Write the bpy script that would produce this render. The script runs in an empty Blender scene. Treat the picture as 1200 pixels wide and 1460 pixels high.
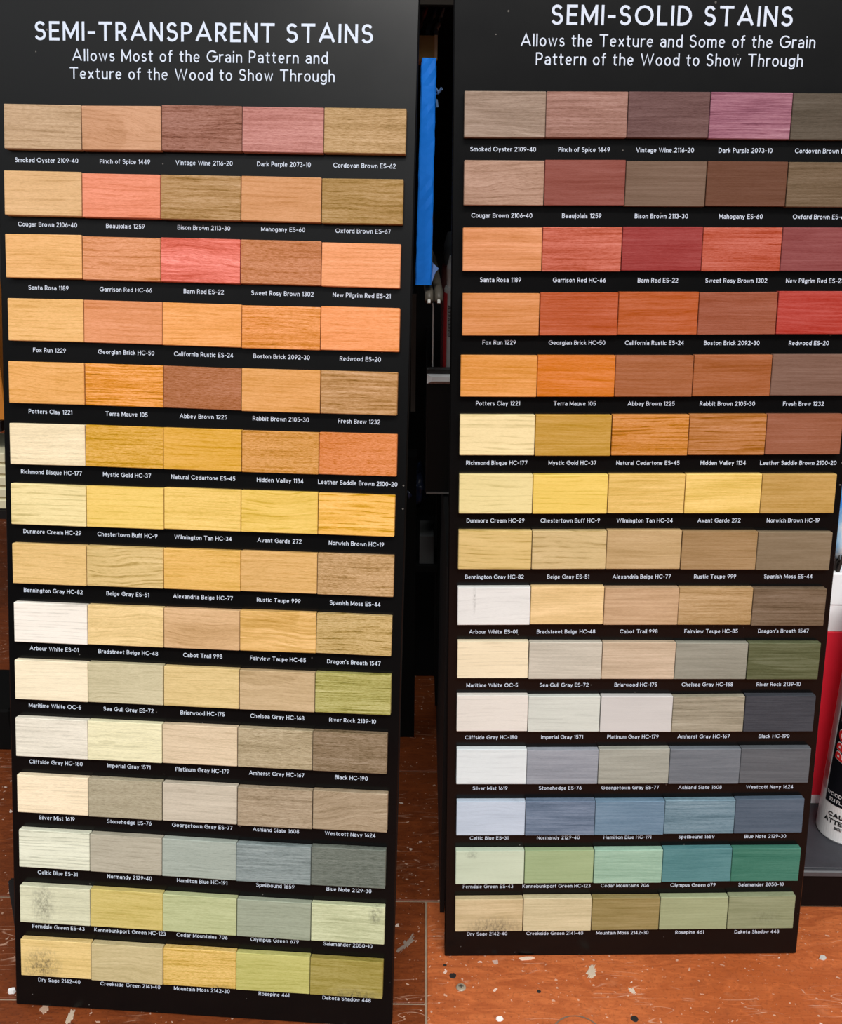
import bpy, bmesh, math, random
from mathutils import Vector, Matrix
random.seed(7)
scene = bpy.context.scene
col = scene.collection
R = math.radians

# ---------------------------------------------------------------- camera
F_PX, CAM_H, PITCH, ROLL = 1470.904, 0.58708, 0.36048, 0.0111816
cam_data = bpy.data.cameras.new('camera')
cam = bpy.data.objects.new('camera', cam_data)
col.objects.link(cam)
rt, fw, up = Vector((1, 0, 0)), Vector((0, math.cos(PITCH), -math.sin(PITCH))), Vector((0, math.sin(PITCH), math.cos(PITCH)))
cr, sr = math.cos(ROLL), math.sin(ROLL)
cx_, cy_ = cr * rt + sr * up, cr * up - sr * rt
m = Matrix.Identity(4)
for i in range(3):
    m[i][0], m[i][1], m[i][2] = cx_[i], cy_[i], -fw[i]
m[2][3] = CAM_H
cam.matrix_world = m
cam_data.sensor_fit = 'VERTICAL'
cam_data.sensor_height = 36.0
cam_data.lens = 36.0 * F_PX / 1460.0
cam_data.clip_start = 0.01
scene.camera = cam

# ---------------------------------------------------------------- world, lights, exposure
scene.view_settings.view_transform = 'Standard'
scene.view_settings.look = 'None'
scene.view_settings.exposure = 0.0
scene.view_settings.gamma = 1.0
world = bpy.data.worlds.new('world')
scene.world = world
world.use_nodes = True
wn, wl = world.node_tree.nodes, world.node_tree.links
bg = wn['Background']
wtc = wn.new('ShaderNodeTexCoord')
wsep = wn.new('ShaderNodeSeparateXYZ')
wramp = wn.new('ShaderNodeValToRGB')
wl.new(wtc.outputs['Generated'], wsep.inputs[0])
wl.new(wsep.outputs['Z'], wramp.inputs[0])
wl.new(wramp.outputs[0], bg.inputs['Color'])
WR = [(0.0, (0.10, 0.105, 0.11, 1)), (0.2, (0.24, 0.25, 0.26, 1)), (0.40, (1.35, 1.4, 1.44, 1)), (0.52, (3.5, 3.6, 3.66, 1)), (0.72, (1.6, 1.62, 1.66, 1)), (0.85, (0.8, 0.8, 0.8, 1))]
while len(wramp.color_ramp.elements) < len(WR):
    wramp.color_ramp.elements.new(0.5)
for e, (p, c) in zip(wramp.color_ramp.elements, WR):
    e.position, e.color = p, c
bg.inputs['Strength'].default_value = 0.5


def area(name, loc, target, sx, sy, power, color):
    l = bpy.data.lights.new(name, 'AREA')
    l.shape, l.size, l.size_y, l.energy, l.color = 'RECTANGLE', sx, sy, power, color
    o = bpy.data.objects.new(name, l)
    col.objects.link(o)
    o.location = loc
    o.rotation_euler = (Vector(target) - Vector(loc)).to_track_quat('-Z', 'Y').to_euler()
    return o


area('ceiling_light', (0.02, -1.9, 3.05), (0.02, 0.6, 0.3), 1.25, 0.5, 86, (1.0, 0.97, 0.93))
area('ceiling_light', (1.2, -1.5, 2.8), (0.15, 0.7, 0.3), 0.6, 0.6, 38, (1.0, 0.98, 0.96))


def K(h):
    """brightness (linear r, g, b) of a white sample at height h = 0..1 up the boards under this light; used to turn the
    colours seen in the shop into the samples' own reflectances"""
    return tuple(a + (b - a) * h for a, b in zip(K_LO, K_HI))


K_LO, K_HI = (1.12, 0.99, 0.96), (1.29, 1.27, 1.29)

# ---------------------------------------------------------------- helpers


def lin(c):
    return tuple((v / 255 / 12.92) if v / 255 <= 0.04045 else ((v / 255 + 0.055) / 1.055) ** 2.4 for v in c)


def tag(o, label=None, cat=None, group=None, kind=None):
    for k, v in (('label', label), ('category', cat), ('group', group), ('kind', kind)):
        if v:
            o[k] = v
    return o


def empty(name, loc, rot=(0, 0, 0)):
    o = bpy.data.objects.new(name, None)
    o.location, o.rotation_euler = loc, rot
    o.empty_display_size = 0.02
    col.objects.link(o)
    return o


def mesh_obj(name, bm, mat, parent=None, loc=(0, 0, 0), rot=(0, 0, 0), smooth=False):
    me = bpy.data.meshes.new(name)
    bm.to_mesh(me)
    bm.free()
    if smooth:
        for p in me.polygons:
            p.use_smooth = True
    me.materials.append(mat)
    o = bpy.data.objects.new(name, me)
    o.location, o.rotation_euler = loc, rot
    col.objects.link(o)
    if parent:
        o.parent = parent
    return o


def add_box(bm, x0, x1, y0, y1, z0, z1, bevel=0.0, seg=1):
    r = bmesh.ops.create_cube(bm, size=1)
    vs = r['verts']
    for v in vs:
        v.co = Vector((x0 + (v.co.x + .5) * (x1 - x0), y0 + (v.co.y + .5) * (y1 - y0), z0 + (v.co.z + .5) * (z1 - z0)))
    if bevel:
        es = list({e for v in vs for e in v.link_edges})
        bmesh.ops.bevel(bm, geom=es, offset=bevel, segments=seg, profile=.6, affect='EDGES')
    return bm


def box_bm(*a, **k):
    return add_box(bmesh.new(), *a, **k)


def lathe(bm, prof, n=32, cx=0, cy=0):
    rings = []
    for r, z in prof:
        rings.append([bm.verts.new((cx + r * math.cos(2 * math.pi * i / n), cy + r * math.sin(2 * math.pi * i / n), z)) for i in range(n)])
    for a, b in zip(rings, rings[1:]):
        for i in range(n):
            bm.faces.new((a[i], a[(i + 1) % n], b[(i + 1) % n], b[i]))
    bm.faces.new(list(reversed(rings[0])))
    bm.faces.new(rings[-1])
    return bm


def tube(bm, pts, r, n=10):
    pts = [Vector(p) for p in pts]
    rings = []
    rr = r if isinstance(r, (list, tuple)) else [r] * len(pts)
    for i, p in enumerate(pts):
        d = (pts[min(i + 1, len(pts) - 1)] - pts[max(i - 1, 0)]).normalized()
        a = d.cross(Vector((0.3, 0.2, 0.93))).normalized()
        b = d.cross(a)
        rings.append([bm.verts.new(p + (a * math.cos(2 * math.pi * k / n) + b * math.sin(2 * math.pi * k / n)) * rr[i]) for k in range(n)])
    for a, b in zip(rings, rings[1:]):
        for i in range(n):
            bm.faces.new((a[i], a[(i + 1) % n], b[(i + 1) % n], b[i]))
    bm.faces.new(list(reversed(rings[0])))
    bm.faces.new(rings[-1])
    bmesh.ops.recalc_face_normals(bm, faces=bm.faces[:])
    return bm


# ---------------------------------------------------------------- materials


def new_mat(name):
    mt = bpy.data.materials.new(name)
    mt.use_nodes = True
    nt = mt.node_tree
    return mt, nt, nt.nodes['Principled BSDF']


def N(nt, typ, **kw):
    n = nt.nodes.new(typ)
    for k, v in kw.items():
        setattr(n, k, v)
    return n


def math_n(nt, op, a, b=None, c=None, clamp=False):
    n = N(nt, 'ShaderNodeMath', operation=op, use_clamp=clamp)
    for i, v in enumerate((a, b, c)):
        if v is None:
            continue
        if isinstance(v, (int, float)):
            n.inputs[i].default_value = v
        else:
            nt.links.new(v, n.inputs[i])
    return n.outputs[0]


def mix_c(nt, fac, a, b, blend='MIX'):
    n = N(nt, 'ShaderNodeMix', data_type='RGBA', blend_type=blend)
    for i, v in ((0, fac), (6, a), (7, b)):
        if isinstance(v, (int, float)):
            n.inputs[i].default_value = v
        elif isinstance(v, (tuple, list)):
            n.inputs[i].default_value = (*v[:3], 1)
        else:
            nt.links.new(v, n.inputs[i])
    return n.outputs[2]


def coords(nt, scale, offset=None, out='Object'):
    tc = N(nt, 'ShaderNodeTexCoord')
    mp = N(nt, 'ShaderNodeMapping')
    nt.links.new(tc.outputs[out], mp.inputs['Vector'])
    mp.inputs['Scale'].default_value = scale
    if offset:
        mp.inputs['Location'].default_value = offset
    return mp.outputs[0]


def noise(nt, vec, scale=1.0, detail=2.0, rough=.5, dist=0.0):
    n = N(nt, 'ShaderNodeTexNoise')
    nt.links.new(vec, n.inputs['Vector'])
    n.inputs['Scale'].default_value = scale
    n.inputs['Detail'].default_value = detail
    n.inputs['Roughness'].default_value = rough
    n.inputs['Distortion'].default_value = dist
    return n.outputs['Fac']


def ramp(nt, fac, stops):
    n = N(nt, 'ShaderNodeValToRGB')
    while len(n.color_ramp.elements) < len(stops):
        n.color_ramp.elements.new(.5)
    for e, (p, c) in zip(n.color_ramp.elements, stops):
        e.position = p
        e.color = (*c[:3], 1) if isinstance(c, (tuple, list)) else (c, c, c, 1)
    nt.links.new(fac, n.inputs[0])
    return n.outputs[0]


def plain(name, rgb, rough=.5, metal=0.0, spec=.5, var=.12, vscale=40.0, bump=0.0, dust=0.0):
    """painted / plastic / paper surface with slight mottling, optional light dust specks"""
    mt, nt, b = new_mat(name)
    c = lin(rgb)
    v = coords(nt, (1, 1, 1))
    f = noise(nt, v, vscale, 4, .6)
    a = mix_c(nt, f, tuple(x * (1 - var) for x in c), tuple(min(1, x * (1 + var)) for x in c))
    if dust:
        vo = N(nt, 'ShaderNodeTexVoronoi', feature='F1')
        nt.links.new(v, vo.inputs['Vector'])
        vo.inputs['Scale'].default_value = 60
        vo.inputs['Randomness'].default_value = 1
        sep = N(nt, 'ShaderNodeSeparateColor')
        nt.links.new(vo.outputs['Color'], sep.inputs[0])
        rad = math_n(nt, 'MULTIPLY', math_n(nt, 'SUBTRACT', sep.outputs[0], 1 - dust, clamp=True), 0.05 / dust)
        k = math_n(nt, 'LESS_THAN', vo.outputs['Distance'], rad)
        a = mix_c(nt, math_n(nt, 'MULTIPLY', k, .55), a, (.35, .34, .32))
    nt.links.new(a, b.inputs['Base Color'])
    b.inputs['Roughness'].default_value = rough
    b.inputs['Metallic'].default_value = metal
    b.inputs['Specular IOR Level'].default_value = spec
    if bump:
        bp = N(nt, 'ShaderNodeBump')
        bp.inputs['Strength'].default_value = bump
        bp.inputs['Distance'].default_value = .001
        nt.links.new(noise(nt, v, vscale * 6, 3), bp.inputs['Height'])
        nt.links.new(bp.outputs[0], b.inputs['Normal'])
    return mt


# stained wood: one shared node group, a small material per sample colour
def build_stain_group():
    g = bpy.data.node_groups.new('stained_wood', 'ShaderNodeTree')
    it = g.interface
    it.new_socket('Color', in_out='INPUT', socket_type='NodeSocketColor')
    for nm, d in (('Grain', .5), ('Waves', .3), ('Streak', .3), ('Wave Scale', 1.0), ('Smudge', 0.0), ('Bend', 1.0)):
        s = it.new_socket(nm, in_out='INPUT', socket_type='NodeSocketFloat')
        s.default_value = d
    it.new_socket('Seed', in_out='INPUT', socket_type='NodeSocketVector')
    it.new_socket('Smudge Place', in_out='INPUT', socket_type='NodeSocketVector')
    it.new_socket('Smudge Size', in_out='INPUT', socket_type='NodeSocketVector')
    for nm in ('Patch Place', 'Patch Size'):
        it.new_socket(nm, in_out='INPUT', socket_type='NodeSocketVector')
    it.new_socket('Patch', in_out='INPUT', socket_type='NodeSocketFloat')
    it.new_socket('BSDF', in_out='OUTPUT', socket_type='NodeSocketShader')
    gi, go = N(g, 'NodeGroupInput'), N(g, 'NodeGroupOutput')
    L = g.links.new
    tc = N(g, 'ShaderNodeTexCoord')
    P = tc.outputs['Object']

    def vm(op, a, b):
        n = N(g, 'ShaderNodeVectorMath', operation=op)
        for i, v in enumerate((a, b)):
            if isinstance(v, tuple):
                n.inputs[i].default_value = v
            else:
                L(v, n.inputs[i])
        return n.outputs[0]

    off = vm('ADD', P, gi.outputs['Seed'])
    # slow sideways drift that bends the grain
    drift = noise(g, vm('MULTIPLY', off, (13, 30, 20)), 1, 2)
    dv = N(g, 'ShaderNodeCombineXYZ')
    L(math_n(g, 'MULTIPLY', math_n(g, 'MULTIPLY', math_n(g, 'SUBTRACT', drift, .5), .0065), gi.outputs['Bend']), dv.inputs[1])
    bent = vm('ADD', off, dv.outputs[0])
    pores = noise(g, vm('MULTIPLY', bent, (320, 3700, 900)), 1, 3, .65)
    fine = noise(g, vm('MULTIPLY', off, (900, 2300, 900)), 1, 2, .6)
    streak = noise(g, vm('MULTIPLY', bent, (22, 620, 300)), 1, 4, .6)
    broad = noise(g, vm('MULTIPLY', bent, (16, 110, 60)), 1, 2, .5)
    # annual rings: distance field in Y bent by the drift, crowded at random
    sx = N(g, 'ShaderNodeSeparateXYZ')
    L(bent, sx.inputs[0])
    drift2 = noise(g, vm('MULTIPLY', off, (11, 40, 20)), 1, 1)
    ph = math_n(g, 'ADD', math_n(g, 'MULTIPLY', sx.outputs[1], 2600), math_n(g, 'ADD', math_n(g, 'MULTIPLY', drift2, 13), math_n(g, 'MULTIPLY', noise(g, vm('MULTIPLY', bent, (3, 330, 3)), 1, 2), 14)))
    ph = math_n(g, 'MULTIPLY', ph, gi.outputs['Wave Scale'])
    ring = math_n(g, 'ADD', math_n(g, 'MULTIPLY', math_n(g, 'SINE', ph), .5), .5)
    ring = math_n(g, 'POWER', ring, 5)
    ring = math_n(g, 'MULTIPLY', ring, math_n(g, 'MULTIPLY', ramp_v(g, noise(g, vm('MULTIPLY', bent, (60, 300, 60)), 1, 3), .34, .66), 1.15))
    t1 = math_n(g, 'MULTIPLY', math_n(g, 'SUBTRACT', ramp_v(g, pores, .40, .68), .28), gi.outputs['Grain'])
    t1b = math_n(g, 'MULTIPLY', math_n(g, 'SUBTRACT', fine, .5), math_n(g, 'MULTIPLY', gi.outputs['Grain'], .9))
    t2 = math_n(g, 'MULTIPLY', math_n(g, 'SUBTRACT', ring, .18), gi.outputs['Waves'])
    t3 = math_n(g, 'MULTIPLY', math_n(g, 'MULTIPLY', math_n(g, 'SUBTRACT', streak, .5), 2.2), gi.outputs['Streak'])
    hair = noise(g, vm('MULTIPLY', off, (12, 2300, 300)), 1, 2, .55)
    t3 = math_n(g, 'ADD', t3, math_n(g, 'MULTIPLY', math_n(g, 'MULTIPLY', math_n(g, 'SUBTRACT', hair, .5), 1.3), gi.outputs['Streak']))
    t4 = math_n(g, 'MULTIPLY', math_n(g, 'SUBTRACT', broad, .5), math_n(g, 'ADD', .25, gi.outputs['Streak']))
    tot = math_n(g, 'ADD', math_n(g, 'ADD', math_n(g, 'ADD', t1, t1b), t2), math_n(g, 'ADD', t3, t4))
    # a tongue of darker heartwood with a soft, slightly wavy outline
    hq = N(g, 'ShaderNodeVectorMath', operation='DIVIDE')
    L(vm('SUBTRACT', vm('ADD', P, dv.outputs[0]), gi.outputs['Patch Place']), hq.inputs[0])
    L(gi.outputs['Patch Size'], hq.inputs[1])
    hl = N(g, 'ShaderNodeVectorMath', operation='LENGTH')
    L(hq.outputs[0], hl.inputs[0])
    tongue = ramp_v(g, hl.outputs['Value'], 1.06, .97)
    tot = math_n(g, 'ADD', tot, math_n(g, 'MULTIPLY', tongue, gi.outputs['Patch']))
    # tot > 0 darkens and saturates, tot < 0 lightens
    hsv = N(g, 'ShaderNodeHueSaturation')
    L(gi.outputs['Color'], hsv.inputs['Color'])
    L(math_n(g, 'SUBTRACT', 1, math_n(g, 'MULTIPLY', tot, .62)), hsv.inputs['Value'])
    L(math_n(g, 'ADD', 1, math_n(g, 'MULTIPLY', tot, .25)), hsv.inputs['Saturation'])
    c = hsv.outputs[0]
    # dirt smudge: a soft patch broken up by noise
    q = N(g, 'ShaderNodeVectorMath', operation='DIVIDE')
    L(vm('SUBTRACT', P, gi.outputs['Smudge Place']), q.inputs[0])
    L(gi.outputs['Smudge Size'], q.inputs[1])
    ln = N(g, 'ShaderNodeVectorMath', operation='LENGTH')
    L(q.outputs[0], ln.inputs[0])
    patch = math_n(g, 'SUBTRACT', 1, ln.outputs['Value'], clamp=True)
    spots = ramp_v(g, noise(g, vm('MULTIPLY', off, (520, 300, 400)), 1, 5, .75), .34, .72)
    sm = math_n(g, 'MULTIPLY', math_n(g, 'MULTIPLY', math_n(g, 'MULTIPLY', patch, 1.3, clamp=True), spots), gi.outputs['Smudge'])
    c = mix_c(g, sm, c, (.045, .042, .035))
    b = N(g, 'ShaderNodeBsdfPrincipled')
    L(c, b.inputs['Base Color'])
    b.inputs['Roughness'].default_value = .6
    b.inputs['Specular IOR Level'].default_value = .15
    bp = N(g, 'ShaderNodeBump')
    bp.inputs['Strength'].default_value = .25
    bp.inputs['Distance'].default_value = .0004
    L(math_n(g, 'SUBTRACT', 1, pores), bp.inputs['Height'])
    L(bp.outputs[0], b.inputs['Normal'])
    L(b.outputs[0], go.inputs[0])
    return g


def ramp_v(nt, v, lo, hi):
    n = N(nt, 'ShaderNodeMapRange', interpolation_type='SMOOTHSTEP')
    nt.links.new(v, n.inputs[0])
    n.inputs[1].default_value, n.inputs[2].default_value = lo, hi
    return n.outputs[0]


STAIN = build_stain_group()


def stain_mat(rgb, h, grain, waves, streak, wscale, bend=1.0, smudge=None, patch=None):
    mt = bpy.data.materials.new('stained_wood')
    mt.use_nodes = True
    nt = mt.node_tree
    nt.nodes.remove(nt.nodes['Principled BSDF'])
    gn = N(nt, 'ShaderNodeGroup', node_tree=STAIN)
    gn.inputs['Color'].default_value = (*[min(.93, v / k) for v, k in zip(lin(rgb), K(h))], 1)
    gn.inputs['Bend'].default_value = bend
    gn.inputs['Grain'].default_value = grain
    gn.inputs['Waves'].default_value = waves
    gn.inputs['Streak'].default_value = streak
    gn.inputs['Wave Scale'].default_value = wscale
    gn.inputs['Seed'].default_value = (random.uniform(-9, 9), random.uniform(-9, 9), random.uniform(-9, 9))
    gn.inputs['Smudge Size'].default_value = (.01, .01, 1)
    gn.inputs['Patch Size'].default_value = (.01, .01, 1)
    if patch:
        px, py, rx, ry, st = patch
        gn.inputs['Patch'].default_value = st
        gn.inputs['Patch Place'].default_value = (px, py, 0)
        gn.inputs['Patch Size'].default_value = (rx, ry, 1)
    if smudge:
        (sx, sy, rx, ry, st) = smudge
        gn.inputs['Smudge'].default_value = st
        gn.inputs['Smudge Place'].default_value = (sx, sy, 0)
        gn.inputs['Smudge Size'].default_value = (rx, ry, 1)
    nt.links.new(gn.outputs[0], nt.nodes['Material Output'].inputs[0])
    return mt


# ---------------------------------------------------------------- lettering: single-line letters thickened to a stroke
A = lambda cx, cy, rx, ry, a0, a1: ('a', cx, cy, rx, ry, a0, a1)
X = .66
GL = {
 'A': (.76, [[(0, 0), (.38, 1), (.76, 0)], [(.14, .3), (.62, .3)]]),
 'B': (.50, [[(0, 0), (0, 1)], [(0, 1), A(.26, .77, .2, .23, 90, -90), (0, .54)], [(0, .54), A(.27, .27, .23, .27, 90, -90), (0, 0)]]),
 'C': (.72, [[A(.43, .5, .43, .5, 42, 318)]]),
 'D': (.62, [[(0, 0), (0, 1)], [(0, 1), A(.2, .5, .42, .5, 90, -90), (0, 0)]]),
 'E': (.44, [[(0, 0), (0, 1)], [(0, 1), (.44, 1)], [(0, 0), (.44, 0)], [(0, .51), (.4, .51)]]),
 'F': (.42, [[(0, 0), (0, 1)], [(0, 1), (.42, 1)], [(0, .51), (.38, .51)]]),
 'G': (.80, [[A(.43, .5, .43, .5, 45, 360), (.5, .5)]]),
 'H': (.58, [[(0, 0), (0, 1)], [(.58, 0), (.58, 1)], [(0, .51), (.58, .51)]]),
 'I': (0, [[(0, 0), (0, 1)]]),
 'J': (.36, [[(.36, 1), A(.18, .22, .18, .22, 0, -160)]]),
 'K': (.53, [[(0, 0), (0, 1)], [(.5, 1), (0, .42)], [(.17, .6), (.53, 0)]]),
 'L': (.42, [[(0, 0), (0, 1)], [(0, 0), (.42, 0)]]),
 'M': (.74, [[(0, 0), (0, 1)], [(0, 1), (.37, .18), (.74, 1)], [(.74, 0), (.74, 1)]]),
 'N': (.58, [[(0, 0), (0, 1)], [(0, 1), (.58, 0)], [(.58, 0), (.58, 1)]]),
 'O': (.86, [[A(.43, .5, .43, .5, 0, 360)]]),
 'P': (.47, [[(0, 0), (0, 1)], [(0, 1), A(.22, .72, .25, .28, 90, -90), (0, .44)]]),
 'R': (.5, [[(0, 0), (0, 1)], [(0, 1), A(.22, .73, .25, .27, 90, -90), (0, .46)], [(.24, .46), (.5, 0)]]),
 'S': (.5, [[A(.25, .76, .22, .24, 28, 245), A(.25, .27, .25, .27, 68, -152)]]),
 'T': (.62, [[(0, 1), (.62, 1)], [(.31, 0), (.31, 1)]]),
 'U': (.56, [[(0, 1), A(.28, .28, .28, .28, 180, 360), (.56, 1)]]),
 'V': (.7, [[(0, 1), (.35, 0), (.7, 1)]]),
 'W': (1.02, [[(0, 1), (.26, 0), (.51, .95), (.76, 0), (1.02, 1)]]),
 'Z': (.5, [[(0, 1), (.5, 1), (0, 0), (.5, 0)]]),
 'Y': (.62, [[(0, 1), (.31, .45), (.62, 1)], [(.31, .45), (.31, 0)]]),
 'a': (.4, [[A(.2, X - .2, .2, .2, 150, 0), (.4, 0)], [(.4, .37), A(.19, .185, .19, .185, 90, 270), (.24, 0), (.4, .12)]]),
 'b': (.44, [[(0, 0), (0, 1)], [A(.22, X / 2, .22, X / 2, 0, 360)]]),
 'c': (.38, [[A(.22, X / 2, .22, X / 2, 45, 315)]]),
 'd': (.44, [[(.44, 0), (.44, 1)], [A(.22, X / 2, .22, X / 2, 0, 360)]]),
 'e': (.44, [[(.02, .34), (.44, .34), A(.22, X / 2, .22, X / 2, 0, 312)]]),
 'f': (.26, [[A(.24, .83, .15, .17, 75, 180), (.09, 0)], [(0, X), (.25, X)]]),
 'g': (.44, [[A(.22, X / 2, .22, X / 2, 0, 360)], [(.44, X), A(.22, -.06, .22, .2, 0, -155)]]),
 'h': (.4, [[(0, 0), (0, 1)], [A(.2, X - .2, .2, .2, 180, 0), (.4, 0)]]),
 'i': (0, [[(0, 0), (0, X)], [(0, .93), (0, .95)]]),
 'j': (.08, [[(.08, X), A(-.04, -.1, .12, .14, 0, -100)], [(.08, .93), (.08, .95)]]),
 'k': (.38, [[(0, 0), (0, 1)], [(.35, X), (0, .26)], [(.12, .38), (.38, 0)]]),
 'l': (0, [[(0, 0), (0, 1)]]),
 'm': (.7, [[(0, 0), (0, X)], [A(.175, X - .18, .175, .18, 180, 0), (.35, 0)], [A(.525, X - .18, .175, .18, 180, 0), (.7, 0)]]),
 'n': (.4, [[(0, 0), (0, X)], [A(.2, X - .2, .2, .2, 180, 0), (.4, 0)]]),
 'o': (.46, [[A(.23, X / 2, .23, X / 2, 0, 360)]]),
 'p': (.44, [[(0, -.26), (0, X)], [A(.22, X / 2, .22, X / 2, 0, 360)]]),
 'q': (.44, [[(.44, -.26), (.44, X)], [A(.22, X / 2, .22, X / 2, 0, 360)]]),
 'r': (.24, [[(0, 0), (0, X)], [A(.22, X - .22, .22, .22, 180, 78)]]),
 's': (.34, [[A(.17, X - .165, .15, .165, 30, 245), A(.17, .175, .17, .175, 65, -150)]]),
 't': (.27, [[(.1, .88), A(.23, .14, .13, .14, 180, 285)], [(0, X), (.27, X)]]),
 'u': (.4, [[(0, X), A(.2, .2, .2, .2, 180, 360)], [(.4, X), (.4, 0)]]),
 'v': (.42, [[(0, X), (.21, 0), (.42, X)]]),
 'w': (.66, [[(0, X), (.165, 0), (.33, X), (.495, 0), (.66, X)]]),
 'x': (.4, [[(0, 0), (.4, X)], [(0, X), (.4, 0)]]),
 'y': (.42, [[(0, X), (.21, 0)], [(.42, X), (.12, -.26)]]),
 'z': (.36, [[(0, X), (.36, X), (0, 0), (.36, 0)]]),
 '0': (.5, [[A(.25, .5, .25, .5, 0, 360)]]),
 '1': (.17, [[(0, .84), (.17, 1)], [(.17, 1), (.17, 0)]]),
 '2': (.46, [[A(.23, .75, .22, .25, 165, -30), (0, 0)], [(0, 0), (.46, 0)]]),
 '3': (.44, [[A(.2, .77, .19, .23, 150, -90)], [A(.2, .27, .23, .27, 90, -150)]]),
 '4': (.5, [[(.36, 0), (.36, 1)], [(.36, 1), (0, .24)], [(0, .24), (.5, .24)]]),
 '5': (.45, [[(.4, 1), (.07, 1)], [(.07, 1), (.04, .54), A(.21, .31, .23, .31, 125, -150)]]),
 '6': (.46, [[A(.23, .3, .23, .3, 0, 360)], [(.34, 1), (.03, .42)]]),
 '7': (.44, [[(0, 1), (.44, 1)], [(.44, 1), (.14, 0)]]),
 '8': (.46, [[A(.23, .76, .19, .24, 0, 360)], [A(.23, .26, .23, .26, 0, 360)]]),
 '9': (.46, [[A(.23, .7, .23, .3, 0, 360)], [(.12, 0), (.43, .58)]]),
 '-': (.28, [[(0, .42), (.28, .42)]]),
 '.': (0, [[(0, 0), (0, .02)]]),
 "'": (0, [[(0, 1), (0, .82)]]),
}


def flat(stroke):
    pts = []
    for s in stroke:
        if s[0] == 'a':
            _, cx, cy, rx, ry, a0, a1 = s
            n = max(3, int(abs(a1 - a0) / 22))
            pts += [(cx + rx * math.cos(R(a0 + (a1 - a0) * i / n)), cy + ry * math.sin(R(a0 + (a1 - a0) * i / n))) for i in range(n + 1)]
        else:
            pts.append(s)
    out = [pts[0]]
    for p in pts[1:]:
        if math.hypot(p[0] - out[-1][0], p[1] - out[-1][1]) > 1e-4:
            out.append(p)
    return out


def text_width(s, sw, track):
    w = 0
    for ch in s:
        w += (.26 if ch == ' ' else GL[ch][0] + sw) + track
    return w - track


def text_quads(s, cap, sw, width=None, track=.1):
    """quads (lists of 4 (x, y)) for a line of text, baseline at 0, centred on x = 0; sw = stroke / cap height"""
    if width is not None:
        track += (width / cap - text_width(s, sw, track)) / (len(s) - 1)
    x = -text_width(s, sw, track) / 2
    hw, quads = sw / 2, []
    for ch in s:
        lift = 0.0
        if ch == ' ':
            x += .26 + track
            continue
        w, strokes = GL[ch]
        for st in strokes:
            pts = [(x + hw + px, hw + py * (1 - sw)) for px, py in flat(st)]
            closed = math.hypot(pts[0][0] - pts[-1][0], pts[0][1] - pts[-1][1]) < 1e-3
            if closed:
                pts = pts[:-1]
            n = len(pts)
            Lp, Rp = [], []
            for i, p in enumerate(pts):
                a = pts[i - 1] if (i or closed) else None
                b = pts[(i + 1) % n] if (i < n - 1 or closed) else None
                d1 = Vector((p[0] - a[0], p[1] - a[1])).normalized() if a else None
                d2 = Vector((b[0] - p[0], b[1] - p[1])).normalized() if b else None
                q = Vector(p)
                if d1 is None:
                    nn, q = Vector((-d2.y, d2.x)), q - d2 * hw * (.98 if abs(d2.x) < .02 or abs(d2.y) < .02 else .35)
                elif d2 is None:
                    nn, q = Vector((-d1.y, d1.x)), q + d1 * hw * (.98 if abs(d1.x) < .02 or abs(d1.y) < .02 else .35)
                else:
                    n1, n2 = Vector((-d1.y, d1.x)), Vector((-d2.y, d2.x))
                    nn = n1 + n2
                    nn = nn / max(nn.length_squared / 2, .35) if nn.length > 1e-4 else n1
                Lp.append(q + nn * hw)
                Rp.append(q - nn * hw)
            for i in range(n if closed else n - 1):
                j = (i + 1) % n
                quads.append([(v.x * cap, v.y * cap, lift) for v in (Rp[i], Rp[j], Lp[j], Lp[i])])
            lift += 6e-6
        x += w + sw + track
    return quads


def quads_obj(name, quads, fn, mat, parent):
    vs, fs = [], []
    for q in quads:
        k = len(vs)
        vs += [fn(p[0], p[1]) if len(p) < 3 else fn(*p) for p in q]
        fs.append((k, k + 1, k + 2, k + 3))
    me = bpy.data.meshes.new(name)
    me.from_pydata(vs, [], fs)
    me.materials.append(mat)
    o = bpy.data.objects.new(name, me)
    col.objects.link(o)
    o.parent = parent
    return o

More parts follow.
